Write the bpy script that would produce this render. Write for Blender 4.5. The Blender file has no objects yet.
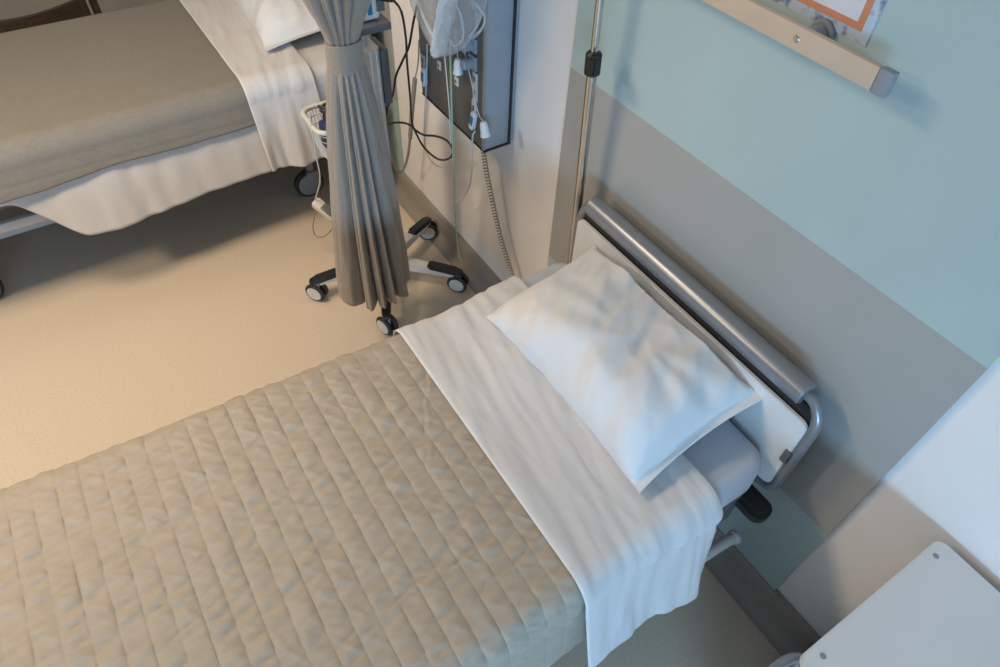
import bpy, bmesh, math, random
from mathutils import Vector, Matrix, noise
random.seed(7)
C = bpy.context.scene.collection
PI = math.pi
# ------------------------------------------------------------------ camera
CAM = Vector((1.32407197, -1.11252282, 2.08192974))
RGT = Vector((0.5411667387, 0.8403247553, 0.0315097845))
DWN = Vector((0.6483192740, -0.3930653804, -0.6520596029))
FWD = Vector((-0.5355564208, 0.3733013693, -0.7575126453))
FPX = 663.2163
def at(u, v, axis, val):
    """point of the ray through photo pixel (u, v) on the plane axis = val"""
    d = RGT*((u-500)/FPX) + DWN*((v-333.5)/FPX) + FWD
    return CAM + d*((val-CAM[axis])/d[axis])
cd = bpy.data.cameras.new('camera'); cam = bpy.data.objects.new('camera', cd); C.objects.link(cam)
m = Matrix((RGT, -DWN, -FWD)).transposed().to_4x4(); m.translation = CAM
cam.matrix_world = m
cd.sensor_width = 36; cd.lens = FPX/1000*36; cd.clip_start = .02
bpy.context.scene.camera = cam

# ------------------------------------------------------------------ materials
def mat(name, col, rough=.5, metal=0, nscale=0, namp=.0, bump=0, bscale=60, spec=.5, sheen=0, stretch=(1,1,1), col2=None, lo=.4, hi=.6):
    M = bpy.data.materials.new(name); M.use_nodes = True
    nt = M.node_tree; b = nt.nodes['Principled BSDF']
    b.inputs['Base Color'].default_value = (*col, 1); b.inputs['Roughness'].default_value = rough
    b.inputs['Metallic'].default_value = metal; b.inputs['Specular IOR Level'].default_value = spec
    if sheen: b.inputs['Sheen Weight'].default_value = sheen
    tc = nt.nodes.new('ShaderNodeTexCoord'); mp = nt.nodes.new('ShaderNodeMapping')
    nt.links.new(tc.outputs['Object'], mp.inputs['Vector']); mp.inputs['Scale'].default_value = stretch
    n = nt.nodes.new('ShaderNodeTexNoise'); n.inputs['Scale'].default_value = nscale or 30; n.inputs['Detail'].default_value = 5
    nt.links.new(mp.outputs[0], n.inputs['Vector'])
    r = nt.nodes.new('ShaderNodeValToRGB'); r.color_ramp.elements[0].position = lo; r.color_ramp.elements[1].position = hi
    c2 = col2 or tuple(c*(1-namp) for c in col)
    r.color_ramp.elements[0].color = (*c2, 1); r.color_ramp.elements[1].color = (*col, 1)
    nt.links.new(n.outputs['Fac'], r.inputs[0]); nt.links.new(r.outputs[0], b.inputs['Base Color'])
    if bump:
        n2 = nt.nodes.new('ShaderNodeTexNoise'); n2.inputs['Scale'].default_value = bscale; n2.inputs['Detail'].default_value = 4
        nt.links.new(mp.outputs[0], n2.inputs['Vector'])
        bp = nt.nodes.new('ShaderNodeBump'); bp.inputs['Strength'].default_value = bump; bp.inputs['Distance'].default_value = .004
        nt.links.new(n2.outputs['Fac'], bp.inputs['Height']); nt.links.new(bp.outputs[0], b.inputs['Normal'])
    return M
M = {}
M['floor'] = mat('speckled_tan_vinyl', (.71,.60,.465), .42, nscale=170, col2=(.62,.52,.40), lo=.36, hi=.60, spec=.35)
M['skirt'] = mat('tan_vinyl_skirting', (.34,.30,.255), .45, nscale=260, namp=.12, spec=.35)
M['wall'] = mat('white_wall_paint', (.85,.82,.79), .6, nscale=8, namp=.03, bump=.05, bscale=300)
M['wall_dark'] = mat('bounce_damping_wall', (.36,.40,.45), .7, nscale=8, namp=.05)  # tone of the unseen walls, darkened to cut bounced light
M['ceil'] = mat('ceiling_paint', (.58,.60,.64), .8, nscale=8, namp=.03)
M['blue'] = mat('pale_blue_laminate', (.43,.54,.53), .45, nscale=5, namp=.03, spec=.4)
M['grey'] = mat('mid_grey_laminate', (.385,.385,.365), .42, nscale=5, namp=.03, spec=.4)
M['sheet'] = mat('white_cotton_sheet', (.66,.65,.645), .85, nscale=6, namp=.04, bump=.12, bscale=35, stretch=(1,3,1))
M['pillow'] = mat('white_pillow_cotton', (.75,.75,.75), .7, nscale=5, namp=.03, bump=.10, bscale=14)
M['fitted'] = mat('blue_grey_fitted_sheet', (.50,.53,.58), .85, nscale=12, namp=.05, bump=.1, bscale=40)
M['quilt'] = mat('tan_quilt_fabric', (.415,.355,.28), .6, nscale=35, namp=.08, bump=.25, bscale=38, stretch=(1.6,.55,1), sheen=.15)
M['blanket'] = mat('olive_grey_blanket_weave', (.25,.232,.202), .95, nscale=240, namp=.10, bump=.12, bscale=380, stretch=(1,.25,1))
M['curtain'] = mat('taupe_curtain_satin', (.295,.25,.205), .5, nscale=120, namp=.07, bump=.05, bscale=160, sheen=.25)
M['white_lam'] = mat('white_laminate', (.72,.73,.73), .4, nscale=6, namp=.03)
M['grey_plastic'] = mat('dark_grey_plastic', (.13,.13,.14), .35, nscale=20, namp=.08)
M['silver'] = mat('silver_painted_steel', (.27,.28,.30), .32, .45, nscale=30, namp=.06)
M['chrome'] = mat('polished_steel', (.62,.60,.57), .2, 1, nscale=30, namp=.05)
M['alu'] = mat('brushed_aluminium', (.74,.73,.70), .35, .25, nscale=60, namp=.08, stretch=(8,8,.3))
M['black'] = mat('black_plastic', (.018,.018,.02), .4, nscale=20, namp=.2)
M['rubber'] = mat('black_rubber', (.03,.029,.028), .6, nscale=20, namp=.2)
M['cream'] = mat('cream_plastic', (.66,.63,.56), .45, nscale=20, namp=.05)
M['beige'] = mat('beige_painted_rail', (.62,.465,.335), .45, nscale=12, namp=.04)
M['cap'] = mat('slate_grey_end_cap', (.26,.29,.32), .45, nscale=20, namp=.05)
M['frame_white'] = mat('pale_grey_powder_coat', (.55,.56,.57), .4, nscale=20, namp=.05)
M['svc_shaded_front'] = mat('shade_darkened_panel', (.125,.112,.095), .45, nscale=14, namp=.06)  # shade on the box front is put into this darker colour
M['svc_side'] = mat('window_lit_housing', (.30,.33,.37), .4, nscale=14, namp=.04)  # same box, coloured lighter and bluer for window light on its side
M['white'] = mat('white_plastic', (.78,.79,.79), .35, nscale=20, namp=.03)
M['blue_button'] = mat('blue_button_pad', (.06,.22,.36), .4, nscale=90, namp=.3)
M['cord_grey'] = mat('grey_cord', (.30,.27,.24), .5, nscale=20, namp=.08)
M['cord_white'] = mat('white_cord', (.66,.66,.64), .45, nscale=20, namp=.04)
M['wood'] = mat('dark_walnut_wood', (.085,.06,.042), .4, nscale=14, namp=.35, stretch=(1,1,6))
M['orange'] = mat('orange_border', (.66,.25,.12), .6, nscale=20, namp=.06)
M['page'] = mat('white_page', (.72,.70,.72), .6, nscale=20, namp=.03)
M['marble'] = mat('blue_marbled_paper', (.52,.60,.70), .5, nscale=42, col2=(.20,.25,.38), lo=.34, hi=.46)
M['navy'] = mat('navy_case', (.03,.05,.16), .5, nscale=20, namp=.1)
M['stamp'] = mat('faded_coral_ink', (.68,.42,.33), .8, nscale=200, col2=(.70,.60,.54), lo=.4, hi=.55)
M['stitch'] = mat('pale_hem_thread', (.78,.765,.74), .85, nscale=60, namp=.05)
M['monitor_strip'] = mat('monitor_blue_strip', (.03,.22,.42), .3, nscale=30, namp=.1)  # plain blue strip colour, nothing glows
M['paper'] = mat('white_paper_tube', (.74,.72,.70), .6, nscale=30, namp=.06)
def clear(name, tint, alpha, rough=.15):
    X = bpy.data.materials.new(name); X.use_nodes = True; nt = X.node_tree
    for n in list(nt.nodes): nt.nodes.remove(n)
    o = nt.nodes.new('ShaderNodeOutputMaterial'); mx = nt.nodes.new('ShaderNodeMixShader')
    t = nt.nodes.new('ShaderNodeBsdfTransparent'); t.inputs[0].default_value = (*tint, 1)
    p = nt.nodes.new('ShaderNodeBsdfPrincipled'); p.inputs['Base Color'].default_value = (*[min(1, c*.95) for c in tint], 1); p.inputs['Roughness'].default_value = rough
    tc = nt.nodes.new('ShaderNodeTexCoord'); n = nt.nodes.new('ShaderNodeTexNoise'); n.inputs['Scale'].default_value = 26; n.inputs['Detail'].default_value = 3
    nt.links.new(tc.outputs['Object'], n.inputs['Vector'])
    b = nt.nodes.new('ShaderNodeBump'); b.inputs['Strength'].default_value = .5; b.inputs['Distance'].default_value = .01
    nt.links.new(n.outputs['Fac'], b.inputs['Height']); nt.links.new(b.outputs[0], p.inputs['Normal'])
    mx.inputs[0].default_value = alpha
    nt.links.new(t.outputs[0], mx.inputs[1]); nt.links.new(p.outputs[0], mx.inputs[2]); nt.links.new(mx.outputs[0], o.inputs[0])
    return X
M['film'] = clear('clear_plastic_film', (.92,.94,.96), .28, .05)
M['green_tube'] = clear('clear_green_tubing', (.60,.80,.66), .5, .2)
M['glass'] = clear('window_glass', (.97,.98,1), .06, .02)

# ------------------------------------------------------------------ mesh helpers
def link(name, bm, mats, parent=None, smooth=True):
    me = bpy.data.meshes.new(name)
    bmesh.ops.recalc_face_normals(bm, faces=bm.faces)
    bm.to_mesh(me); bm.free()
    for x in (mats if isinstance(mats, (list, tuple)) else [mats]): me.materials.append(M[x])
    if smooth:
        for p in me.polygons: p.use_smooth = True
        me.set_sharp_from_angle(angle=math.radians(38))
    o = bpy.data.objects.new(name, me); C.objects.link(o)
    if parent:
        o.parent = parent; o.matrix_parent_inverse = Matrix.Translation(-parent.location)
    return o
def thing(name, label, cat, loc=(0,0,0), group=None):
    o = bpy.data.objects.new(name, None); C.objects.link(o); o.location = loc; o.empty_display_size = .1
    return tag(o, label, cat, group)
def tag(o, label, cat, group=None):
    o['label'] = label; o['category'] = cat
    if group: o['group'] = group
    return o
def struct(name, bm, mats, smooth=False):
    o = link(name, bm, mats, None, smooth); o['kind'] = 'structure'; return o
def B(): return bmesh.new()
def box(bm, lo, hi, bev=0, seg=2, rot=None, mi=0):
    lo = Vector(lo); hi = Vector(hi); c = (lo+hi)/2; s = hi-lo
    t = bmesh.new(); bmesh.ops.create_cube(t, size=1)
    for v in t.verts: v.co = Vector((v.co.x*s.x, v.co.y*s.y, v.co.z*s.z))
    if bev: bmesh.ops.bevel(t, geom=t.edges[:], offset=bev, segments=seg, profile=.5, affect='EDGES')
    for v in t.verts: v.co = (rot @ v.co if rot else v.co) + c
    merge(bm, t, mi)
def merge(bm, t, mi=0):
    mp = {v: bm.verts.new(v.co) for v in t.verts}
    for f in t.faces:
        try:
            g = bm.faces.new([mp[v] for v in f.verts]); g.material_index = mi
        except ValueError: pass
    t.free()
def spline(pts, n=10):
    P = [Vector(p) for p in pts]
    if len(P) < 3: return [P[0].lerp(P[-1], i/n) for i in range(n+1)]
    Q = [2*P[0]-P[1]] + P + [2*P[-1]-P[-2]]; out = []
    for i in range(1, len(Q)-2):
        a, b, c, d = Q[i-1], Q[i], Q[i+1], Q[i+2]
        for k in range(n):
            t = k/n
            out.append(.5*((2*b)+(c-a)*t+(2*a-5*b+4*c-d)*t*t+(3*b-a-3*c+d)*t**3))
    out.append(P[-1]); return out
def tube(bm, path, r, seg=10, cap=True, mi=0, flat=1):
    """sweep a circle of radius r (number or list) along path"""
    path = [Vector(p) for p in path]; n = len(path); rs = r if isinstance(r, (list, tuple)) else [r]*n
    t0 = (path[1]-path[0]).normalized(); up = Vector((0,0,1)) if abs(t0.z) < .9 else Vector((1,0,0))
    a = t0.cross(up).normalized(); rings = []
    for i, p in enumerate(path):
        t = (path[min(i+1,n-1)]-path[max(i-1,0)]).normalized()
        a = (a - t*a.dot(t)).normalized(); b = t.cross(a)
        rings.append([bm.verts.new(p+(a*math.cos(2*PI*k/seg)+b*math.sin(2*PI*k/seg)*flat)*rs[i]) for k in range(seg)])
    for i in range(n-1):
        for k in range(seg):
            f = bm.faces.new((rings[i][k], rings[i][(k+1)%seg], rings[i+1][(k+1)%seg], rings[i+1][k])); f.material_index = mi
    if cap:
        for q in (rings[0], rings[-1]):
            f = bm.faces.new(q); f.material_index = mi
def cyl(bm, a, b, r, seg=24, bev=0, mi=0):
    a = Vector(a); b = Vector(b); d = (b-a).normalized()
    if bev: tube(bm, [a, a+d*bev, b-d*bev, b], [r-bev, r, r, r-bev], seg, True, mi)
    else: tube(bm, [a, b], r, seg, True, mi)
def coil(path, r, turns, per=10):
    """helix of radius r about a smooth path"""
    path = [Vector(p) for p in path]; n = turns*per; out = []
    L = [0]
    for i in range(1, len(path)): L.append(L[-1]+(path[i]-path[i-1]).length)
    for i in range(n+1):
        s = L[-1]*i/n; k = max(j for j in range(len(L)) if L[j] <= s+1e-9); k = min(k, len(path)-2)
        t = path[k].lerp(path[k+1], (s-L[k])/max(1e-9, L[k+1]-L[k])); d = (path[k+1]-path[k]).normalized()
        a = d.cross(Vector((0,1,0))).normalized(); b = d.cross(a); w = 2*PI*i/per
        out.append(t+(a*math.cos(w)+b*math.sin(w))*r)
    return out
def prism(bm, outline, z0, z1, axis=2, bev=0, mi=0):
    """extrude a 2-D outline along an axis"""
    t = bmesh.new()
    def P(a, b, h): return Vector((a, b, h)) if axis == 2 else Vector((a, h, b)) if axis == 1 else Vector((h, a, b))
    vs = [t.verts.new(P(a, b, z0)) for a, b in outline]
    f = t.faces.new(vs); r = bmesh.ops.extrude_face_region(t, geom=[f])
    for e in r['geom']:
        if isinstance(e, bmesh.types.BMVert): e.co += P(0, 0, z1-z0)
    if bev:
        ed = [e for e in t.edges if all(abs(v.co[axis]-e.verts[0].co[axis]) < 1e-6 for v in e.verts)]
        bmesh.ops.bevel(t, geom=ed, offset=bev, segments=2, affect='EDGES')
    merge(bm, t, mi)
def rrect(x0, x1, y0, y1, r, n=6):
    out = []
    for cx, cy, a in ((x1-r, y1-r, 0), (x0+r, y1-r, 90), (x0+r, y0+r, 180), (x1-r, y0+r, 270)):
        for k in range(n+1):
            w = math.radians(a+90*k/n); out.append((cx+r*math.cos(w), cy+r*math.sin(w)))
    return out
def grid(bm, rows, mi=0, closed=False):
    V = [[bm.verts.new(p) for p in r] for r in rows]
    for i in range(len(V)-1):
        n = len(V[i])
        for j in range(n if closed else n-1):
            f = bm.faces.new((V[i][j], V[i][(j+1)%n], V[i+1][(j+1)%n], V[i+1][j])); f.material_index = mi
    return V
def N(x, y, z=0): return noise.noise(Vector((x, y, z)))
def ss(a, b, x):
    t = min(1, max(0, (x-a)/(b-a))); return t*t*(3-2*t)

# ------------------------------------------------------------------ room
RX, FY = 4.6, -5.0
bm = B(); box(bm, (-5.2,FY-.1,-.1), (RX+.1,0.1,0)); struct('floor', bm, 'floor')
bm = B(); box(bm, (-5.2,FY-.1,2.6), (RX+.1,0.1,2.7)); struct('ceiling', bm, 'ceil')
bm = B(); box(bm, (-5.2,0.012,0), (RX+.1,.1,2.6)); struct('wall_head', bm, 'wall')
bm = B(); box(bm, (-5.2,FY-.1,0), (RX+.1,FY,2.6)); struct('wall_foot', bm, 'wall_dark')
bm = B(); box(bm, (-5.2,FY,0), (-5.1,0.012,2.6)); struct('wall_left', bm, 'wall_dark')
WY0, WY1, WZ0, WZ1 = -4.2, -1.7, .72, 1.55          # window opening in the wall on the right
bm = B()
box(bm, (RX,FY,0), (RX+.1,0.012,WZ0)); box(bm, (RX,FY,WZ1), (RX+.1,0.012,2.6))
box(bm, (RX,FY,WZ0), (RX+.1,WY0,WZ1)); box(bm, (RX,WY1,WZ0), (RX+.1,0.012,WZ1))
struct('wall_right', bm, 'wall_dark')
bm = B()
box(bm, (RX+.02,WY0,WZ0), (RX+.08,WY1,WZ0+.05)); box(bm, (RX+.02,WY0,WZ1-.05), (RX+.08,WY1,WZ1))
for y in (WY0, (WY0+WY1)/2-.025, WY1-.05): box(bm, (RX+.02,y,WZ0+.05), (RX+.08,y+.05,WZ1-.05))
w = struct('window_1', bm, 'frame_white')
bm = B(); box(bm, (RX+.048,WY0+.05,WZ0+.05), (RX+.052,WY1-.05,WZ1-.05)); link('pane', bm, 'glass', w, False)
# laminate wall panels: blue, grey band, blue
def panel(name, x0, x1):
    bm = B()
    box(bm, (x0,0,.131), (x1,.012,.5169), mi=0); box(bm, (x0,0,.5169), (x1,.012,1.2), mi=1); box(bm, (x0,0,1.2), (x1,.012,2.6), mi=0)
    return struct(name, bm, ['blue', 'grey'])
panel('trim_1', 0, 1.2053); panel('trim_2', -2.37, -1.165)
# coved vinyl skirting along the head wall
bm = B()
prof = [(0.012,.131), (-.004,.131), (-.006,.127), (-.006,.06)] + [(-.006-.05*(1-math.cos(a)), .06-.0585*math.sin(a)) for a in [PI/2*k/8 for k in range(1,9)]] + [(0.012,.0008)]
prism(bm, [(y, z) for y, z in prof], -5.1, RX, axis=0)
struct('baseboard_head', bm, 'skirt', True)

# ------------------------------------------------------------------ cloth
def drape(name, mats, x0, x1, y0, y1, zt, hl, hr, r, disp, nx, ny, parent=None, thick=.004, ends=None, outl=None, outr=None, mi_f=None):
    """cloth over a bed: hangs hl(y) / hr(y) below the top on the two long sides; disp pushes it along its normal"""
    bm = B(); rows = []
    for j in range(ny+1):
        y = y0+(y1-y0)*j/ny; row = []
        L, R = hl(y), hr(y); q = PI/2*r; top = (x1-x0)-2*r; tot = (L-r)+q+top+q+(R-r)
        xs = (ends(y) if ends else 0)
        for i in range(nx+1):
            s = tot*i/nx; a = s-(L-r)
            if a < 0: p = (x0, zt-r+a); n = (-1,0); fl, dn = -1, -a
            elif a < q: w = a/r; p = (x0+r-r*math.cos(w), zt-r+r*math.sin(w)); n = (-math.cos(w), math.sin(w)); fl, dn = 0, 0
            elif a < q+top: p = (x0+r+a-q, zt); n = (0,1); fl, dn = 0, 0
            elif a < 2*q+top: w = (a-q-top)/r; p = (x1-r+r*math.sin(w), zt-r+r*math.cos(w)); n = (math.sin(w), math.cos(w)); fl, dn = 0, 0
            else: p = (x1, zt-r-(a-2*q-top)); n = (1,0); fl, dn = 1, a-2*q-top
            f = (outl if fl < 0 else outr) if fl else None
            o = f(y, dn) if f else 0
            d = disp(p[0], y, p[1], s, fl, dn)
            xe = xs*ss(x1, x0, p[0])
            yy = y
            row.append((p[0]+n[0]*d+fl*o+xe, yy, p[1]+n[1]*d))
        rows.append(row)
    grid(bm, rows)
    if mi_f:
        bm.faces.ensure_lookup_table()
        for k, f in enumerate(bm.faces): f.material_index = mi_f(k//nx, k % nx)
    o = link(name, bm, mats, parent)
    md = o.modifiers.new('thickness', 'SOLIDIFY'); md.thickness = thick; md.offset = 1
    return o
SP = .0478                                           # quilting channel width
def rid(v): return 1-abs(v)*2
creases = [(.36,-.66,.62,-.80,.0022),(.55,-.74,.60,-1.02,.0028),(.60,-1.02,.47,-1.24,.0028),(.47,-1.24,.50,-1.5,.0025),(.30,-.9,.26,-1.2,.002),(.84,-.80,.86,-1.1,.0025),
           (.90,-.66,.93,-.84,.003),(.72,-.78,.66,-.9,.0022),(.34,-1.3,.40,-1.42,.003),(.41,-1.2,.36,-1.34,.003),(.68,-1.25,.72,-1.5,.0025),(.25,-1.25,.31,-1.36,.0022)]
def quilt_d(x, y, z, s, side, dn):
    c = (y+.664)/SP; f = c-math.floor(c)
    e = abs(math.sin(PI*f)); puff = .0024*(.35+.65*ss(.20,.30,x))*(1-math.exp(-min(f, 1-f)*SP/.0048))
    k = math.floor(c); e = e**.6
    wob = y*11+.5*N(s*6, y*6, k)
    w = 1.3*(.0022*N(s*13+k*7.3, y*6, k*3.1) + .0036*N(s*48+k*3.7+wob, y*7, k*1.7+5) + .0034*max(0, rid(N(s*24+k*5.1-wob*1.4, y*10, k*2.3+9))-.45) + .0010*N(s*80+k*2.1-wob*3, y*20, k*2.9))*e + .002*N(s*5, y*5, 3)
    for (ax, ay, bx, by, am) in creases:
        if side: break
        vx, vy = bx-ax, by-ay; L2 = vx*vx+vy*vy; t = ((x-ax)*vx+(y-ay)*vy)/L2
        if -.15 < t < 1.15:
            d = ((x-ax)*vy-(y-ay)*vx)/math.sqrt(L2) + .016*N(t*4, ax*9)
            fade = ss(-.15,.1,t)*ss(1.15,.9,t)
            w += .85*am*fade*(.55+.9*N(t*7, ax*20))*(math.exp(-(d/.005)**2) - .9*math.exp(-((d-.008)/.005)**2))
    damp = 1 if not side else max(.25, 1-dn*8)
    return puff*(1 if not side else .5)+w*damp
# ---- near bed
ZT = .70
def hospital_bed(x0, x1, loc, label):
    """headboard in a tube frame, deck, telescopic legs, castors; head at y = -.1"""
    cx = (x0+x1)/2
    t = thing('hospital_bed', label, 'bed', (cx,-1.05,0))
    pa, pb = x0+.001, x1+.024
    bm = B(); prism(bm, rrect(pa, pb, .606, .869, .022), -.086, -.074, axis=1, bev=.002); link('headboard_panel', bm, 'white_lam', t)
    bm = B(); prism(bm, rrect(pa+.012, pb-.004, .594, .905, .03), -.072, -.064, axis=1); link('headboard_backing', bm, 'black', t)
    ty, tz = -.066, .925
    bm = B(); cyl(bm, (x0+.030,ty,tz), (x1-.022,ty,tz), .030, 32, .004); link('headboard_grip', bm, 'silver', t)
    bm = B()
    e = pb+.010; a = pa-.002
    pth = [(x1-.03,ty,tz),(x1-.006,ty,tz-.002),(e-.020,ty-.002,tz-.016),(e-.004,ty-.006,tz-.045),(e,ty-.008,tz-.09),(e,-.074,.70),(e-.001,-.075,.625),(e-.012,-.075,.595),(e-.040,-.075,.585),(e-.12,-.075,.583),(cx,-.075,.583),
           (a+.12,-.075,.583),(a+.04,-.075,.585),(a+.012,-.075,.595),(a+.001,-.075,.625),(a,-.074,.70),(a,ty-.008,tz-.09),(a+.004,ty-.006,tz-.045),(a+.014,ty,tz-.014),(x0+.034,ty,tz)]
    tube(bm, spline(pth, 8), .0125, 14); link('headboard_frame', bm, 'silver', t)
    bm = B(); box(bm, (pb-.013,-.092,.722), (pb+.004,-.084,.766), .003); link('panel_latch', bm, 'grey_plastic', t)
    for s, q in ((1, pb), (-1, pa)):
        bm = B(); prism(bm, rrect(min(q-s*.15,q+s*.045), max(q-s*.15,q+s*.045), -.125, -.055, .03), .482, .528, axis=2, bev=.012); link('corner_bumper', bm, 'rubber', t)
    bm = B(); box(bm, (x0+.03,-2.05,.505), (x1-.03,-.13,.555), .008)
    for y in (-.4,-.9,-1.4,-1.9): box(bm, (x0+.01,y-.02,.48), (x1-.01,y+.02,.51), .004)
    link('deck', bm, 'grey_plastic', t)
    bm = B()
    for x in (x0+.36, x1-.36): box(bm, (x-.03,-1.95,.15), (x+.03,-.2,.20), .008)
    for y in (-1.95,-.2): box(bm, (x0+.10,y-.03,.15), (x1-.10,y+.03,.20), .008)
    link('base_frame', bm, 'frame_white', t)
    for y in (-1.85,-.5):
        bm = B(); cyl(bm, (cx,y,.16), (cx,y,.40), .05, 24); cyl(bm, (cx,y,.38), (cx,y,.49), .038, 24); link('lifting_column', bm, 'frame_white', t)
    for x in (x0+.02, x1+.02):
        bm = B(); tube(bm, spline([(x,-.42,.33),(x+.004,-.25,.33),(x+.008,-.13,.325),(x+.012,-.098,.325)], 6), .017, 14)
        cyl(bm, (x+.012,-.100,.325), (x+.0125,-.084,.325), .021, 18, .004); box(bm, (x-.03,-.30,.30), (x+.004,-.26,.36), .004)
        link('end_bar', bm, 'frame_white', t)
        bm = B(); box(bm, (x-.055,-.16,.40), (x-.025,-.11,.56), .004); link('head_bracket', bm, 'grey_plastic', t)
        bm = B(); box(bm, (x-.045,-2.03,.395), (x-.015,-1.30,.435), .008); link('side_bar', bm, 'frame_white', t)
    for x in (x0+.16, x1-.16):
        for y in (-1.79,-.375):
            cst = B(); cyl(cst, (x,y,.12), (x,y,.42), .020, 18); cyl(cst, (x,y,.215), (x,y,.235), .024, 18); box(cst, (min(x,cx+math.copysign(.2,x-cx)),y-.02,.40), (max(x,cx+math.copysign(.2,x-cx)),y+.02,.44), .005); box(cst, (x-.032,y-.03,.095), (x+.032,y+.03,.145), .012); o = link('caster', cst, 'cap', t)
            wb = B(); cyl(wb, (x-.02,y-.02,.07), (x+.02,y-.02,.07), .072, 30, .010); link('wheel', wb, 'rubber', o)
            hb = B(); cyl(hb, (x-.024,y-.02,.07), (x+.024,y-.02,.07), .058, 26, .004); link('hub', hb, 'cap', o)
    return t
X0, X1 = .212, 1.022
hospital_bed(X0, X1, 0, 'made hospital bed with white headboard and grey grip tube against the blue and grey panel')
def mattress(x0, x1, label, md='fitted', up=0):
    bm = B(); rows = []; b = .036
    for k in range(-1, 17):
        w = PI*k/15-PI/2; top = w >= 0
        if k == -1: ins, z = .5*b+.02, .560
        elif k == 16: ins, z = b+.035, ZT+.001
        else: ins = b*(1-math.cos(w)); z = (ZT-b if top else .560+b)+b*math.sin(w)
        rows.append([(px+.003*N(px*14, py*14, z*20)-1.25*up*ss(-.55,-.18,py)*(1 if px < (x0+x1)/2 else 0), py, z+up*ss(-.55,-.15,py)) for px, py in rrect(x0+ins, x1-ins, -2.05+ins, -.090-ins, max(.010, .062-ins), 10)])
    V = grid(bm, rows, closed=True); bm.faces.new(V[0]); bm.faces.new(V[-1])
    return tag(link('mattress', bm, md), label, 'mattress')
mattress(X0, X1+.008, 'mattress in a blue grey fitted sheet under the tan quilt, at the white headboard', up=.016)
# fitted-sheet bunching at the far head corner is part of the mattress surface
def ql(y): return .034*(min(-.664, y)+.664)*1.5
tag(drape('quilt', 'quilt', X0-.014, X1+.014, -2.06, -.640, ZT+.0135, lambda y: .26, lambda y: .285, .05, quilt_d, 330, 520, ends=ql,
      outr=lambda y, d: .10*d+.012*N(y*5, 1.3)*d*5), 'tan channel-stitched quilt on the bed with the white headboard', 'quilt')
def sheet1_d(x, y, z, s, side, dn):
    w = .0060*N(s*3.0+y*4, y*17+s*2.0, 9)*ss(-.66,-.60,y) + .0035*N(s*7+2, y*34+s*6, 4)+.002*rid(N(s*5+y*3, y*22, 6))
    base = .0125-.0085*ss(-.655,-.60,y)
    return max(-.004, w)*ss(-.675,-.655,y)*(1 if not side else .6)+base+.004+.017*ss(-.58,-.17,y)*(0 if side else 1)
def sheet1_out(y, d): return .24*d*(1+.12*math.sin((y+.3)*15))+.10*d*ss(-.50,-.36,y)-.22*max(0,d-.05)*ss(-.34,-.285,y)+.02*max(0,N(y*20, d*3, 2))*d*3
s1 = drape('top_sheet', ['sheet','stitch'], X0-.018, X1+.016, -.674, -.284, ZT+.0095, lambda y: .24, lambda y: .292+.012*ss(-.4,-.3,y)+.004*math.sin(y*14), .05, sheet1_d, 220, 110,
      ends=lambda y: 0, outr=sheet1_out, mi_f=lambda r, c: 1 if r < 2 else 0, thick=.003)
tag(s1, 'white top sheet folded back over the tan quilt below the pillow', 'sheet')
def pillow(name, cx, cy, z, w, d, th, tilt, rz, label, seed, hem=True):
    bm = B(); nu, nv = 84, 64; rows = []
    def P(u, v, top):
        pin = 1-.05*(1-v*v)*abs(u)**3; pin2 = 1-(.13 if v > 0 else .075)*(1-u*u)*abs(v)**3+.02*N(u*5+seed, v*2)*abs(v)**3
        X = u*w/2*pin; Y = v*d/2*pin2
        uu = u
        if hem: uu = u/.93 if u > 0 else u
        a = max(0, 1-abs(uu)**3.2) if abs(uu) < 1 else 0; b = max(0, 1-abs(v)**2.6)
        vv = v+.10*N(u*2.2+seed, 3.3)
        hv = max(0, 1-max(0,(-.42-vv)/.62)**1.9)**.75*(1-.52*ss(-.42,1.0,vv))*min(1, max(0, 1-v)*9)**.5 if abs(v) < 1 else 0
        b = 1 if abs(v) < .8 else max(0, (1-abs(v))/.2)
        h = th*(a**.62)*hv
        if top:
            dg = math.hypot(u-.1, v-.2)
            q1 = X*.86+Y*.50; q2 = -X*.50+Y*.86                # folds run slantwise over the case
            wr = .011*N(q1*10+seed, q2*2.6, seed)+.006*N(q1*24+seed, q2*5, seed+2)+.0045*rid(N(q1*15-3, q2*4+seed, 2.2+seed))
            wr += .004*rid(N(X*12+Y*9, Y*9-X*7, seed+6))
            wr += .0028*math.sin(9*math.atan2(v-.15, u-.15)+seed)*ss(.15,.6,dg)
            wr += .0040*max(0, rid(N(q1*30+seed*2, q2*5, 3.1))-.35)-.0035*max(0, rid(N(q1*22-seed, q2*7+2, 7.7))-.45)
            wr -= .010*math.exp(-((u-.22)/.10)**2-((v-.25)/.28)**2)
            e = min(1, (a*b)**.5*1.6)
            Z = h*.72+wr*e
            if hem and u > .90: Z += .0022
        else: Z = -h*.28
        return Vector((X, Y, Z+.003*(1 if top else -1)))
    R = Matrix.Rotation(rz, 3, 'Z') @ Matrix.Rotation(tilt, 3, 'X')
    for i in range(nu+1):
        u = -1+2*i/nu; ring = []
        for j in range(nv+1): ring.append(P(u, -1+2*j/nv, True))
        for j in range(nv, -1, -1): ring.append(P(u, -1+2*j/nv, False))
        rows.append([R @ p + Vector((cx,cy,z)) for p in ring])
    V = grid(bm, rows, closed=True)
    for q in (V[0], V[-1]):
        for j in range(nv): bm.faces.new((q[j], q[j+1], q[2*nv-j], q[2*nv+1-j]))
    o = link(name, bm, 'pillow'); return tag(o, label, 'pillow')
pillow('pillow', .620, -.268, .792, .622, .375, .175, math.radians(13), math.radians(1.0), 'plump white pillow leaning against the white headboard', 1.7)

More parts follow.
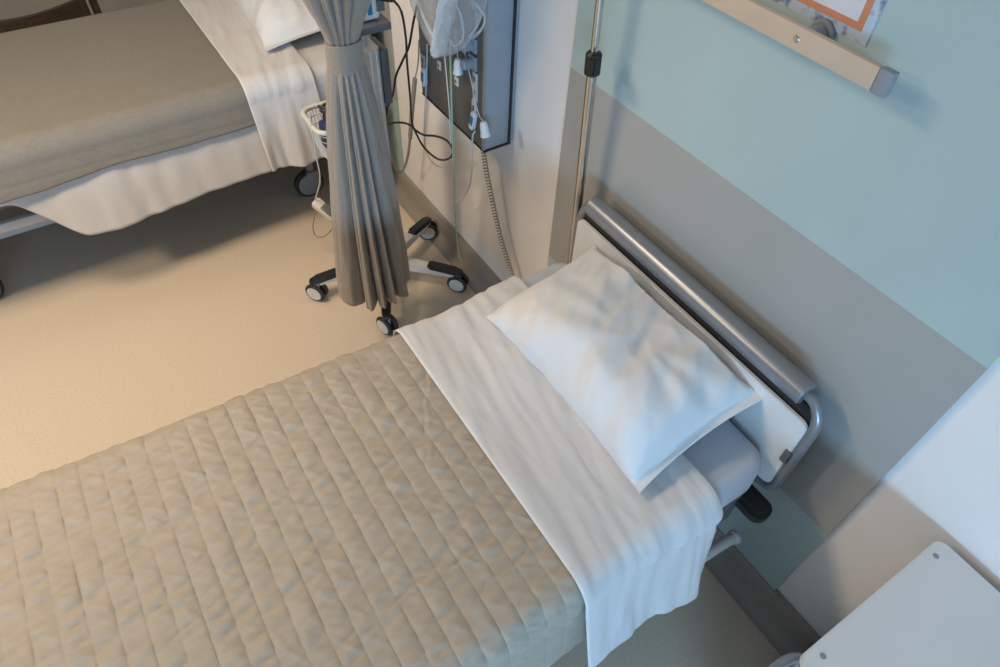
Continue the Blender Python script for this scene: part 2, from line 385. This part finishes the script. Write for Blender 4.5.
# ---- IV pole clipped to the near bed
t = thing('iv_pole', 'thin steel drip pole standing beside the white headboard', 'drip pole', (.172,-.070,0))
def pz(z): return Vector((.182-.014*(z-.6), -.052-.034*(z-.6), z))
bm = B(); tube(bm, [pz(.42), pz(1.32)], .0132, 16); link('lower_tube', bm, 'chrome', t)
bm = B(); tube(bm, [pz(1.32), pz(2.05)], .0096, 16); link('upper_tube', bm, 'chrome', t)
cz = at(592, 62, 1, -.076).z
bm = B(); tube(bm, [pz(cz-.030), pz(cz-.026), pz(cz+.022), pz(cz+.028)], [.015,.020,.020,.014], 16); o = link('height_clamp', bm, 'black', t)
bm = B(); k = pz(cz+.006); cyl(bm, k+Vector((.010,-.006,0)), k+Vector((.028,-.016,.002)), .008, 12)
prism(bm, rrect(k.x+.016, k.x+.040, k.z-.018, k.z+.024, .008), k.y-.030, k.y-.008, axis=1, bev=.003); link('clamp_knob', bm, 'black', o)

# ------------------------------------------------------------------ wall rail and notice
rl = thing('wall_rail', 'beige wall rail with a grey end cap on the blue panel', 'rail', (.5,0,1.56))
bm = B(); box(bm, (-.05,-.062,1.546), (.821,-.048,1.586), .003); link('rail_bar', bm, 'beige', rl)
bm = B(); box(bm, (.821,-.063,1.545), (.848,-.047,1.587), .003); link('end_cap', bm, 'cap', rl)
bx = at(815, 38, 1, -.02).x
for x in (bx, bx-.55):
    bm = B(); cyl(bm, (x,-.048,1.566), (x,-.012,1.566), .017, 24, .002); cyl(bm, (x,-.012,1.566), (x,.0,1.566), .024, 24, .003); link('bracket', bm, 'cap', rl)
sx = at(797, 39, 1, -.062)
bm = B(); cyl(bm, (sx.x,-.0645,sx.z), (sx.x,-.061,sx.z), .006, 16, .001); o = link('screw', bm, 'chrome', rl)
# notice above the rail
nx1 = .752; nz0 = at(866, 46, 1, 0).z
nt_ = thing('notice', 'notice with blue marbled edge and orange border above the beige rail', 'notice', (nx1-.12,0,nz0))
bm = B(); box(bm, (nx1-.235,-.0026,nz0), (nx1,-.0002,nz0+.31)); link('marbled_backing', bm, 'marble', nt_, False)
bm = B(); box(bm, (nx1-.222,-.0038,nz0+.018), (nx1-.017,-.0026,nz0+.292)); link('orange_border', bm, 'orange', nt_, False)
bm = B(); box(bm, (nx1-.210,-.0050,nz0+.030), (nx1-.029,-.0038,nz0+.280)); link('page', bm, 'page', nt_, False)

# ------------------------------------------------------------------ bedside locker
lk = thing('bedside_locker', 'bedside locker with a white round-cornered top against the white wall', 'locker', (1.6,-.24,0))
LZ = .812
bm = B(); prism(bm, rrect(1.354, 1.84, -.446, -.014, .022, 8), LZ-.020, LZ, axis=2, bev=.003); link('top', bm, 'white_lam', lk)
for u, v in ((936,556), (823,656)):
    p = at(u, v, 2, LZ); bm = B(); cyl(bm, (p.x,p.y,LZ-.004), (p.x,p.y,LZ+.0012), .0058, 18, .0006); link('screw_plug', bm, 'cap', lk)
bm = B(); box(bm, (1.372,-.425,.075), (1.822,-.030,.775), .008); link('body', bm, 'white_lam', lk)
bm = B(); prism(bm, rrect(1.358, 1.836, -.442, -.018, .022, 8), LZ-.037, LZ-.020, axis=2); link('top_frame', bm, 'grey_plastic', lk)
for z0, z1, nm in ((.60,.76,'drawer'), (.10,.585,'door')):
    bm = B(); box(bm, (1.395,-.434,z0), (1.805,-.418,z1), .004); d = link(nm, bm, 'white_lam', lk)
    bm = B(); tube(bm, spline([(1.55,-.434,z1-.04),(1.55,-.455,z1-.04),(1.65,-.455,z1-.04),(1.65,-.434,z1-.04)], 6), .005, 10); link('handle', bm, 'silver', d)
bm = B(); tube(bm, spline([(1.386,-.405,.755),(1.366,-.408,.755),(1.352,-.42,.755),(1.345,-.45,.752),(1.352,-.485,.750),(1.40,-.49,.75)], 8), .010, 12)
link('side_rail', bm, 'silver', lk)
for x in (1.42,1.78):
    for y in (-.39,-.08):
        bm = B(); box(bm, (x-.018,y-.02,.05), (x+.018,y+.02,.076), .006); o = link('caster', bm, 'silver', lk)
        bm = B(); cyl(bm, (x-.014,y-.012,.0315), (x+.014,y-.012,.0315), .031, 24, .004); link('wheel', bm, 'rubber', o)

# ------------------------------------------------------------------ services panel
SX0, SX1, SY, SZ0, SZ1 = -.690, -.266, -.102, .817, 1.85
sv = thing('services_panel', 'tall wall services box with shade-toned front and window-lit side', 'services panel', (-.5,0,SZ0))
bm = B(); box(bm, (SX0,SY,SZ0), (SX1,.012,SZ1), .004); link('housing', bm, 'svc_side', sv)
bm = B(); box(bm, (SX0+.002,SY-.003,SZ0+.002), (SX1-.004,SY-.0005,SZ1-.002), .001); link('front_plate', bm, 'svc_shaded_front', sv)
bm = B(); box(bm, (SX0+.001,SY-.0045,SZ0-.006), (SX1+.004,.0,SZ0-.0005), .001); link('base_trim', bm, 'black', sv)
bm = B(); box(bm, (SX1+.0005,-.012,SZ0), (SX1+.0055,-.004,SZ1)); link('side_trim', bm, 'black', sv)
bm = B(); box(bm, (SX1-.010,SY-.006,SZ0), (SX1+.0015,SY+.002,SZ1), .002); link('corner_trim', bm, 'cord_grey', sv)
def plate(u, v, w=.022, h=.030, y=SY-.003, md='cream', n=0):
    p = at(u, v, 1, y); bm = B(); box(bm, (p.x-w/2,y-.006,p.z-h/2), (p.x+w/2,y,p.z+h/2), .002); o = link('outlet_plate', bm, md, sv)
    bm = B(); box(bm, (p.x-w*.18,y-.0072,p.z-h*.18), (p.x+w*.18,y-.0062,p.z+h*.18)); link('outlet_hole', bm, 'svc_shaded_front', o)
plate(440, 65); plate(457.5, 81); plate(424, 60, .03, .045, md='svc_side'); plate(430, 28, .03, .04)
for (u, v, h) in ((476,79,.045), (476,93,.055), (475,108,.06)): plate(u, v, .024, h)
# gas outlets low on the plate edge
for u, v in ((474,44), (474,62)):
    p = at(u, v, 1, SY-.003); bm = B(); box(bm, (p.x-.022,SY-.012,p.z-.022), (p.x+.022,SY-.003,p.z+.022), .003)
    cyl(bm, (p.x,SY-.010,p.z), (p.x,SY-.045,p.z), .016, 18, .003); link('gas_outlet', bm, 'svc_side', sv)

def cable(name, pts, r, md, label, cat, group=None, seg=8, n=8):
    bm = B(); tube(bm, spline(pts, n), r, seg); return tag(link(name, bm, md), label, cat, group)
def ap(lst): return [at(u, v, 1, y) for u, v, y in lst]
# clear bag hanging in front of the services panel
ctr = ap([(411,-25,-.16),(409,0,-.16),(420,25,-.165),(432,48,-.165),(441,57,-.165),(455,54,-.165),(470,42,-.165),(483,15,-.16),(487,0,-.16),(487,-25,-.16)])
bm = B()
lft = spline(ctr[:5], 6); rgt = spline(list(reversed(ctr[4:])), 6); rows_f, rows_b = [], []
K = min(len(lft), len(rgt))
for i in range(K):
    a, b = lft[int(i*(len(lft)-1)/(K-1))], rgt[int(i*(len(rgt)-1)/(K-1))]; rf, rb = [], []
    for j in range(25):
        tt = j/24; p = a.lerp(b, tt); h = math.sin(PI*tt)**.6; wv = .012*N(p.x*28, p.z*14, 3)+.006*N(p.x*60, p.z*30, 8)
        rf.append(p+Vector((0,-(.028*h+wv*h),0))); rb.append(p+Vector((0,.024*h+wv*.5*h,0)))
    rows_f.append(rf); rows_b.append(rb)
grid(bm, rows_f); grid(bm, rows_b)
tag(link('plastic_bag', bm, 'film'), 'clear plastic bag of tubing hanging before the dark services panel', 'bag')
a, b = at(451, -10, 1, -.168), at(438, 54, 1, -.168)
bm = B(); pa_ = [a.lerp(b, i/10)+Vector((.003*math.sin(i*1.9),0,0)) for i in range(11)]; tube(bm, pa_, [.034,.035,.034,.035,.034,.033,.033,.032,.031,.030,.024], 16, flat=.4)
tag(link('paper_sleeve', bm, 'paper'), 'long white paper sleeve inside the clear hanging bag', 'sleeve')
bm = B()
tube(bm, spline(ap([(414,-10,-.16),(424,18,-.168),(432,34,-.17),(440,48,-.165)]), 8), .0045, 8)
tube(bm, spline(ap([(455,0,-.15),(462,20,-.15),(463,38,-.15),(455,46,-.155),(449,38,-.155)]), 8), .0035, 8)
tag(link('mask_tubing', bm, 'cord_white'), 'loose pale tubing coiled inside the clear hanging bag', 'tubing')
bm = B()
p0 = at(474, 18, 1, -.165); cr = [(p0+Vector((.045*math.sin(a*1.0)*math.cos(a*.37+i), -.012*math.cos(a*1.7), .05*math.cos(a*.9+i*.3)))) for i in range(3) for a in [k*.5 for k in range(14)]]
tube(bm, spline(cr[:26], 4), .003, 6)
tag(link('oxygen_tubing_bundle', bm, 'film'), 'crumpled clear tubing bundle hanging at the edge of the services panel', 'tubing')
# call-bell pulls and handsets
def bell(u, v, tilt, cord, label):
    t = thing('call_pull', label, 'call pull', at(u, v, 1, -.125))
    p = Vector(t.location); R = Matrix.Rotation(tilt, 3, 'Y'); bm = B()
    pr = [(.026,.005),(.0245,.009),(.019,.0118),(.008,.0132),(-.014,.0142),(-.017,.0162),(-.0225,.0162),(-.0235,.0145)]
    tube(bm, [p+R @ Vector((0,0,z)) for z, r in pr], [r for z, r in pr], 20); link('bell_grip', bm, 'white', t)
    bm = B(); tube(bm, spline([p+R @ Vector((0,0,.024))]+ap(cord), 8), .0018, 6); link('pull_cord', bm, 'cord_white', t)
bell(458, 66.5, 0, [(457,50,-.12),(456,42,-.118),(456,30,-.115)], 'white bell-shaped pull hanging mid-panel below the clear bag')
bell(484.5, 129.5, math.radians(-18), [(478,112,-.12),(471,80,-.12),(462,40,-.118),(460,20,-.115)], 'white bell-shaped pull hanging by the panel bottom corner')
def handset(u, v, rot, label):
    p = at(u, v, 1, -.112); t = thing('call_handset', label, 'call handset', p); R = Matrix.Rotation(rot, 3, 'Y')
    bm = B(); prism(bm, rrect(-.013, .013, -.036, .036, .0125, 6), -.009, .006, axis=1, bev=.003)
    for q in bm.verts: q.co = R @ q.co + p
    link('handset_body', bm, 'white', t)
    bm = B(); box(bm, (-.0085,-.011,-.014), (.0085,-.0088,.020), .001)
    for q in bm.verts: q.co = R @ q.co + p
    link('button_pad', bm, 'blue_button', t)
handset(424.5, 77, math.radians(6), 'small blue-faced call handset clipped at the left edge of the services panel')
handset(473.5, 120.5, math.radians(14), 'small blue-faced call handset beside the lower white bell pull')
cable('handset_cord', ap([(475,131,-.118),(472.5,138,-.118),(472.5,160,-.10),(470,184,-.06),(464,196,-.05),(455,203,-.05)]), .0030, 'cord_white', 'white cord trailing down the wall from the lower handset', 'cord')
cable('handset_cord', ap([(427,44,-.115),(427,60,-.118),(426,90,-.118),(424,130,-.11),(426,150,-.08),(433,163,-.08),(443,167,-.08),(450,160,-.09),(450,120,-.118),(446,70,-.118),(444,50,-.116)]), .0022, 'cord_white', 'thin white cord looping below the services panel from the left handset', 'cord')
cable('oxygen_tube', ap([(450,40,-.115),(451,80,-.118),(453,150,-.118),(455,215,-.105),(459,255,-.10),(462,262,-.10)]), .0036, 'green_tube', 'clear green tube hanging straight down to the castor by the wall', 'tube')
# coiled hoses
top = spline(ap([(415,78,-.05),(412,110,-.055),(410,138,-.06)]), 12)
bm = B(); tube(bm, coil(top, .0075, 30, 10), .0026, 6)
tube(bm, spline(ap([(419,40,-.09),(418.5,58,-.07),(417,70,-.055),(415,78,-.05)]), 8), .0028, 8)
tube(bm, spline(ap([(410,138,-.06),(408,155,-.065),(404,168,-.08),(400,171.5,-.10),(396,168,-.13),(392,158,-.17),(388,146,-.20)]), 8), .0058, 10)
tag(link('monitor_hose', bm, 'cord_grey'), 'grey coiled hose dipping behind the taupe curtain', 'hose')
pth = spline(ap([(483,149,-.055),(486,170,-.05),(491,195,-.045),(499,232,-.04),(506,256,-.035),(513,278,-.03)]), 10)
bm = B(); tube(bm, coil(pth, .0080, 44, 12), .0021, 6); tag(link('spiral_cable', bm, 'cord_grey'), 'pale coiled cord hanging down the white wall behind the bed', 'cord')

# ------------------------------------------------------------------ equipment stand
SC = Vector((-.680,-.330,0))
st = thing('equipment_stand', 'five-legged wheeled equipment stand half hidden by the taupe curtain', 'stand', SC)
for k in range(5):
    a = math.radians(-98+72*k-(1 if k == 1 else 0)); d = Vector((math.cos(a), math.sin(a), 0)); q = Vector((-d.y, d.x, 0))
    e = SC+d*.315
    def sec(s, w, z0, z1): return [SC+d*s+q*w+Vector((0,0,z0)), SC+d*s+q*w*.8+Vector((0,0,z1)), SC+d*s-q*w*.8+Vector((0,0,z1)), SC+d*s-q*w+Vector((0,0,z0))]
    bm = B(); V = grid(bm, [sec(.02,.028,.085,.125), sec(.14,.024,.085,.120), sec(.30,.018,.082,.104)], closed=True); bm.faces.new(V[0]); bm.faces.new(V[-1])
    leg = link('leg', bm, 'alu', st)
    bm = B(); V = grid(bm, [sec(.185,.017,.112,.122), sec(.20,.021,.108,.128), sec(.30,.020,.096,.118), sec(.332,.014,.092,.108), sec(.338,.008,.092,.100)], closed=True); bm.faces.new(V[0]); bm.faces.new(V[-1])
    link('leg_cap', bm, 'black', leg)
    ax = Matrix.Rotation(math.radians((8,-14,12,34,20)[k]), 3, 'Z') @ Vector((.50,-.866,0)); c = e+Vector((0,0,.0445))
    bm = B(); cyl(bm, e+Vector((0,0,.06)), e+Vector((0,0,.10)), .012, 14); box(bm, c+Vector((-.012,-.012,.0)), c+Vector((.012,.012,.048)), .004); cs = link('caster', bm, 'alu', leg)
    for s in (-1, 1):
        bm = B(); cyl(bm, c+ax*s*.008, c+ax*s*.026, .044, 30, .006); cyl(bm, c+ax*s*.020, c+ax*s*.0285, .033, 26, .002, mi=1)
        link('wheel', bm, ['rubber','cream'], cs)
bm = B(); cyl(bm, SC+Vector((0,0,.09)), SC+Vector((0,0,.15)), .05, 28, .008); link('base_hub', bm, 'alu', st)
bm = B(); prism(bm, rrect(-.715, -.610, -.388, -.286, .012), .14, 1.06, axis=2); link('column', bm, 'alu', st)
bm = B(); box(bm, (-.712,-.2855,.86), (-.609,-.258,1.05), .003); link('cable_channel', bm, 'grey_plastic', st)
q = at(392, 26, 0, -.52); q2 = at(360, 33, 0, -.52)
TZ = (q.z+q2.z)/2; TB = q.y
bm = B(); box(bm, (-.72,-.42,TZ-.012), (-.52,TB,TZ+.012), .005); link('tray', bm, 'grey_plastic', st)
bm = B(); cyl(bm, (SC.x+.01,SC.y,1.05), (SC.x+.01,SC.y,TZ-.012), .03, 20)
for yy in (-.368,-.345,-.320,-.300): box(bm, (-.6105,yy-.0035,.16), (-.6065,yy+.0035,1.055), .001)
link('tray_post', bm, 'alu', st)
# wire basket on the front of the column
bz, bd = .88, .13
bk0 = at(308, 105, 2, bz); bx0, by0 = bk0.x+.018, -.560
bx1, by1 = -.515, -.385
def rpath(dx, z, k=.04):
    o = [(x, y, z) for x, y in rrect(bx0+dx, bx1-dx, by0+dx, by1-dx, k, 5)]; return o+[o[0]]
bm = B(); tube(bm, rpath(0, bz), .0085, 10); link('basket_rim', bm, 'cream', st)
bm = B()
for i in range(1, 6): tube(bm, rpath(.006+.004*i, bz-bd*i/5), .0016, 6)
for i in range(16):
    for y, ys in ((by0, 1), (by1, -1)):
        x = bx0+.03+(bx1-bx0-.06)*i/15; tube(bm, [(x,y,bz),(x*.92+(bx0+bx1)/2*.08,y+ys*.026,bz-bd)], .0014, 6)
for i in range(11):
    y = by0+.03+(by1-by0-.06)*i/10
    for x, xs in ((bx0, 1), (bx1, -1)): tube(bm, [(x,y,bz),(x+xs*.026,y,bz-bd)], .0014, 6)
    tube(bm, [(bx0+.026,y,bz-bd),(bx1-.026,y,bz-bd)], .0014, 6)
link('basket_wire', bm, 'cream', st)
bm = B(); box(bm, (SC.x-.05,by1+.002,bz-.06), (SC.x+.05,SC.y-.048,bz-.01), .004); link('basket_bracket', bm, 'alu', st)
bm = B(); box(bm, (bx0+.040,by0+.036,bz-.120), (bx1-.035,by1-.036,bz-.022), .015); tag(link('equipment_case', bm, 'navy'), 'navy zipped case lying in the wire basket of the stand', 'case')
bm = B()
pts = []
for i in range(60):
    a = i*.55; pts.append((bx0+.085+.030*math.cos(a)+.02*math.sin(i*.21), (by0+by1)/2+.034*math.sin(a*1.03), bz+.008+.016*math.sin(i*.13)+.006*math.sin(a*2.2)))
tube(bm, spline(pts, 3), .0045, 7); tag(link('coiled_lead', bm, 'black'), 'tangle of black leads heaped on the case in the wire basket', 'lead')
# monitor standing on the tray
mt = thing('monitor', 'small white patient monitor with blue side strip on the stand tray', 'monitor', (-.66,-.38,TZ+.012))
mz = TZ+.0135; my0, my1 = -.40, TB-.02
bm = B(); box(bm, (-.70,my0,mz), (-.545,my1,mz+.25), .014, 3); link('monitor_case', bm, 'white', mt)
bm = B(); box(bm, (-.546,my0+.06,mz+.02), (-.541,my0+.075,mz+.23), .002); link('blue_strip', bm, 'monitor_strip', mt)
bm = B(); box(bm, (-.547,my0+.11,mz+.03), (-.539,my1-.012,mz+.10), .003)
for i in range(3): cyl(bm, (-.542,my0+.125+i*.018,mz+.065), (-.533,my0+.125+i*.018,mz+.065), .006, 12)
link('socket_block', bm, 'grey_plastic', mt)
bm = B(); box(bm, (-.69,my0-.004,mz+.04), (-.56,my0+.002,mz+.235), .004); link('screen', bm, 'black', mt)
# black cables
pl = at(389, 2, 1, -.30)
cable('power_cable', [Vector((-.53,my1-.02,mz+.07)), at(389,1,1,-.27), at(395,2,1,-.25)]+ap([(402,14,-.2),(406,40,-.16),(407,62,-.14),(410,95,-.13),(412,122,-.12),(416,133,-.11),(423,146,-.1),(433,156,-.1),(442,160,-.1),(451,157,-.1),(452.5,149,-.105),(446,140,-.11),(435,136,-.12),(424,135,-.13),(416,130.5,-.14),(410,125,-.15),(400,122.5,-.17),(387,124,-.2),(380,128,-.22)]), .0040, 'black', 'black cable looping loose under the services panel', 'cable')
cable('power_cable', ap([(417,5,-.095),(413,24,-.12),(409,46,-.15),(402,62,-.18),(396,76,-.2),(393,94,-.215),(388,106,-.225),(383,112,-.23)]), .0040, 'black', 'black cable curving from the services panel towards the curtain', 'cable')
bm = B(); a = at(385,112,1,-.235); tube(bm, [a+Vector((-.02,0,-.05)), a+Vector((-.012,0,-.01)), a+Vector((.0,0,.01)), a+Vector((.005,0,.02))], [.012,.015,.014,.006], 12)
tag(link('cable_plug', bm, 'black'), 'black moulded plug hanging at the end of the cable behind the curtain', 'plug')
# hanging adapter
av = at(325, 210, 1, -.535)
adp = thing('power_adapter', 'white power adapter dangling on its cable below the wire basket', 'adapter', av)
bm = B(); box(bm, (-.052,-.02,-.018), (.052,.02,.018), .008, 3)
R = Matrix.Rotation(math.radians(28), 3, 'Y') @ Matrix.Rotation(math.radians(25), 3, 'Z')
for v in bm.verts: v.co = R @ v.co + av
link('adapter_case', bm, 'cream', adp)
bm = B(); box(bm, (-.012,-.016,.017), (.045,.016,.026), .003)
for v in bm.verts: v.co = R @ v.co + av
link('adapter_lid', bm, 'grey_plastic', adp)
bm = B(); tube(bm, spline([at(309,112,1,-.563), at(312,130,1,-.565), at(316,155,1,-.56), at(320,180,1,-.55), av+R @ Vector((-.05,0,.004))], 8), .0026, 8); link('supply_cable', bm, 'cream', adp)
bm = B(); tube(bm, spline([av+R @ Vector((-.03,-.01,-.016)), at(313,226,1,-.54), at(316,236,1,-.53), at(325,236,1,-.52), at(334,226,1,-.51), av+R @ Vector((.05,0,-.008))], 8), .0024, 8); link('loop_cable', bm, 'cord_grey', adp)

# ------------------------------------------------------------------ curtain tied back
ct = thing('curtain', 'taupe privacy curtain gathered by a band, hanging between the two beds', 'curtain', (-.38,-.495,.2))
axis_pts = [(-.395,-.49,.305), (-.385,-.493,.60), (-.352,-.5,1.20), (-.318,-.505,1.40), (-.29,-.51,1.8), (-.28,-.51,2.56)]
def axp(z):
    for a, b in zip(axis_pts, axis_pts[1:]):
        if z <= b[2]+1e-9:
            t = (z-a[2])/(b[2]-a[2]); return a[0]+(b[0]-a[0])*t, a[1]+(b[1]-a[1])*t
    return axis_pts[-1][:2]
KZ = 1.205
def crad(z):
    if z < KZ: return .038+(.122-.038)*((KZ-z)/(KZ-.2))**.66
    return .038+.048*ss(KZ+.02, KZ+.24, z)+.10*ss(1.4, 2.5, z)
bm = B(); rows = []; NT = 288
zs = [.305+(2.56-.305)*(k/150) for k in range(151)]
for z in zs:
    ax_, ay_ = axp(z); R0 = crad(z); tight = math.exp(-((z-KZ)/.10)**2); row = []
    tw = .55*(z-.2)
    for k in range(NT):
        th = 2*PI*k/NT
        ph = th+.30*math.sin(th*2+.7)+.22*math.sin(th*3+z*.8)+.10*tw
        f = 1.25-2.1*(1-abs(math.sin(5*ph+.5*math.sin(z*1.7+th))))**1.7
        f2 = abs(math.sin(10.5*ph+1.3+z*.6))-.6
        amp = (.13+.09*ss(1.1,.3,z)) if z < KZ else .15
        r = R0*(1+amp*(f+.42*f2)*(1-.55*tight))
        r += .003*N(math.cos(th)*9, math.sin(th)*9, z*7)
        zz = z+(.008*math.sin(3*th+1) if z < .31 else 0)
        row.append((ax_+r*math.cos(th)*1.0, ay_+r*math.sin(th)*1.03, zz))
    rows.append(row)
grid(bm, rows, closed=True); o = link('curtain_cloth', bm, 'curtain', ct)
md = o.modifiers.new('thickness', 'SOLIDIFY'); md.thickness = .002; md.offset = -1
bm = B(); rows = []
for z, dr in ((KZ-.044,.004),(KZ-.042,.008),(KZ-.02,.009),(KZ+.02,.0085),(KZ+.042,.008),(KZ+.044,.004)):
    ax_, ay_ = axp(z); rows.append([(ax_+(.0425+dr+.0015*math.sin(3*t+z*40))*math.cos(t), ay_+(.0425+dr)*math.sin(t), z+.006*math.sin(t+1)) for t in [2*PI*k/64 for k in range(64)]])
grid(bm, rows, closed=True); o = link('tieback_band', bm, 'curtain', ct); md = o.modifiers.new('t', 'SOLIDIFY'); md.thickness = .003; md.offset = -1

# ------------------------------------------------------------------ far bed
Y0, Y1 = -2.175, -1.245
hospital_bed(Y0, Y1, 1, 'made hospital bed under the olive-grey blanket beyond the curtain')
mattress(Y0, Y1, 'mattress under the olive-grey blanket on the bed beyond the curtain', 'sheet')
ZB = ZT
def us_d(x, y, z, s, side, dn): return .002+(.004*N(y*9, dn*4, 5)+.003*N(y*22, dn*9, 1) if side else 0)
def us_hem(y): return ZB+.002-(.365-.03*math.exp(-((y+1.2)/.3)**2)+.16*ss(-1.33,-1.54,y)+.01*N(y*6,0))
us = drape('under_sheet', 'sheet', Y0-.004, Y1+.006, -2.05, -.115, ZB+.001, lambda y: .3, us_hem, .045, us_d, 140, 190,
      outr=lambda y, d: .25*d*(1-.5*ss(-1.3,-1.55,y))+.02*N(y*12, 0, 2)*d*3+.05*d*math.exp(-((y+1.25)/.16)**2), thick=.0025)
tag(us, 'white under sheet hanging loose below the olive-grey blanket', 'sheet')
def bl_d(x, y, z, s, side, dn):
    w = .003*N(x*4, y*4, 7)+.0035*N(x*9+y*8, y*5-x*4, 3)*ss(-1.7,-1.4,x)
    return .016+w
bl = drape('blanket', 'blanket', Y0-.006, Y1+.012, -2.05, -.560, ZB+.001, lambda y: .3, lambda y: .136+.006*N(y*4, 3)+.02*ss(-1.1,-1.6,y), .06, bl_d, 200, 180,
      outr=lambda y, d: .30*d-.0022*math.exp(-((d-.052)/.004)**2), thick=.004)
tag(bl, 'olive-grey woven blanket spread on the bed beyond the curtain', 'blanket')
# stitched hem of the blanket
def sh2_d(x, y, z, s, side, dn):
    w = .007*N(s*3+y*4, y*16+s*3, 12)+.004*N(s*8, y*32+s*5, 14)
    return .025+max(-.002, w)*(1 if not side else .3)
def sh2_out(y, d): return .34*d+.05*d*math.sin((y+.1)*46)+.06*d*N(y*30, d*4, 3)
s2 = drape('top_sheet', ['sheet','stitch'], Y0-.008, Y1+.014, -.612, -.330, ZB+.003, lambda y: .3, lambda y: .31+.015*math.sin(y*11), .05, sh2_d, 200, 100,
      outr=sh2_out, mi_f=lambda r, c: 1 if r < 2 else 0, thick=.003)
tag(s2, 'white top sheet folded back over the olive-grey blanket', 'sheet')
p = at(226, 33, 2, ZB+.035)
bm = B()
for i in range(3):
    for j in range(4):
        if (i*4+j) in (2,9): continue
        c = p+Vector((-.022+j*.014, -.012+i*.012, 0)); x0_ = c.x; y0_ = c.y
        vs = [bm.verts.new((x0_+dx, y0_+dy, ZB+.0315)) for dx, dy in ((0,0),(.010,.001),(.010,.004),(0,.003))]; bm.faces.new(vs)
st_ = link('laundry_stamp', bm, 'stamp', s2, False)
md = st_.modifiers.new('cling', 'SHRINKWRAP'); md.target = s2; md.offset = .0012; md.wrap_method = 'NEAREST_SURFACEPOINT'
pillow('pillow', -1.715, -.235, .775, .66, .40, .16, math.radians(7), math.radians(-3), 'plump white pillow on the bed beyond the curtain', 5.3)
# ------------------------------------------------------------------ chair beyond the far bed
ch = thing('wooden_chair', 'dark wooden chair with curved back standing beyond the far bed', 'chair', (-2.85,-1.3,0))
cxh = -2.62
pa_ = at(85, 11, 0, cxh); pb_ = at(97, 11, 0, cxh-.03)
yb1 = pa_.y; yb0 = yb1-.56; zr = at(80, 9, 0, cxh).z+.05
def post(x, y, z1, r=.021):
    bm = B(); box(bm, (x-r,y-r,0), (x+r,y+r,z1), .005); return link('leg', bm, 'wood', ch)
post(cxh, yb1, 1.15); post(cxh, yb0, 1.15); post(cxh+.33, yb1-.02, .44); post(cxh+.33, yb0+.02, .44)
post(cxh-.03, pb_.y, 1.15, .019)
def arc(z, off, dp, y0_=None): return [Vector((cxh+off+dp*math.sin(PI*k/24), yb0+(yb1-yb0)*k/24, z)) for k in range(25)]
for z0, z1, nm in ((zr-.20, zr, 'back_rail'), (1.04, 1.15, 'top_rail')):
    bm = B(); grid(bm, [arc(z0,-.012,.10), arc(z1,-.012,.10), arc(z1,.014,.10), arc(z0,.014,.10), arc(z0,-.012,.10)]); bmesh.ops.remove_doubles(bm, verts=bm.verts, dist=1e-5); link(nm, bm, 'wood', ch)
bm = B(); box(bm, (cxh-.02,yb0-.02,.43), (cxh+.36,yb1+.02,.475), .015, 3); link('seat', bm, 'wood', ch)

for o in C.objects:
    g = {'hospital_bed':'hospital beds','mattress':'mattresses','pillow':'pillows','top_sheet':'folded-back top sheets','call_pull':'bell-shaped call pulls',
         'call_handset':'call handsets','power_cable':'black power cables','handset_cord':'white handset cords'}.get(o.name.split('.')[0])
    if g and o.parent is None and 'label' in o: o['group'] = g
# ------------------------------------------------------------------ light
def area(name, loc, size, power, col, target=None, sy=None):
    d = bpy.data.lights.new(name, 'AREA'); d.energy = power; d.color = col; d.size = size
    if sy: d.shape = 'RECTANGLE'; d.size_y = sy
    o = bpy.data.objects.new(name, d); C.objects.link(o); o.location = loc
    v = (Vector(target)-Vector(loc)) if target else Vector((0,0,-1))
    o.rotation_euler = v.to_track_quat('-Z', 'Y').to_euler(); return o
WARM = (1, .795, .575)
area('ceiling_or_fill_lamp', (-.45,-2.95,2.55), .42, 47, WARM)
area('ceiling_or_fill_lamp', (-.62,-1.55,2.57), .6, 39, WARM)  # fill lamp added to brighten the floor between the beds
area('ceiling_or_fill_lamp', (-1.75,-1.05,2.57), .35, 4, WARM)
area('window_daylight', (RX+.13,(WY0+WY1)/2,(WZ0+WZ1)/2), 2.45, 222, (.38,.68,1), (1.0,-.6,.9), .8)
W = bpy.data.worlds.new('sky'); bpy.context.scene.world = W; W.use_nodes = True
W.node_tree.nodes['Background'].inputs[0].default_value = (.6,.75,1,1); W.node_tree.nodes['Background'].inputs[1].default_value = .6
vs = bpy.context.scene.view_settings
vs.view_transform = 'Standard'; vs.look = 'None'; vs.gamma = 1; vs.exposure = -.32; vs.use_curve_mapping = False
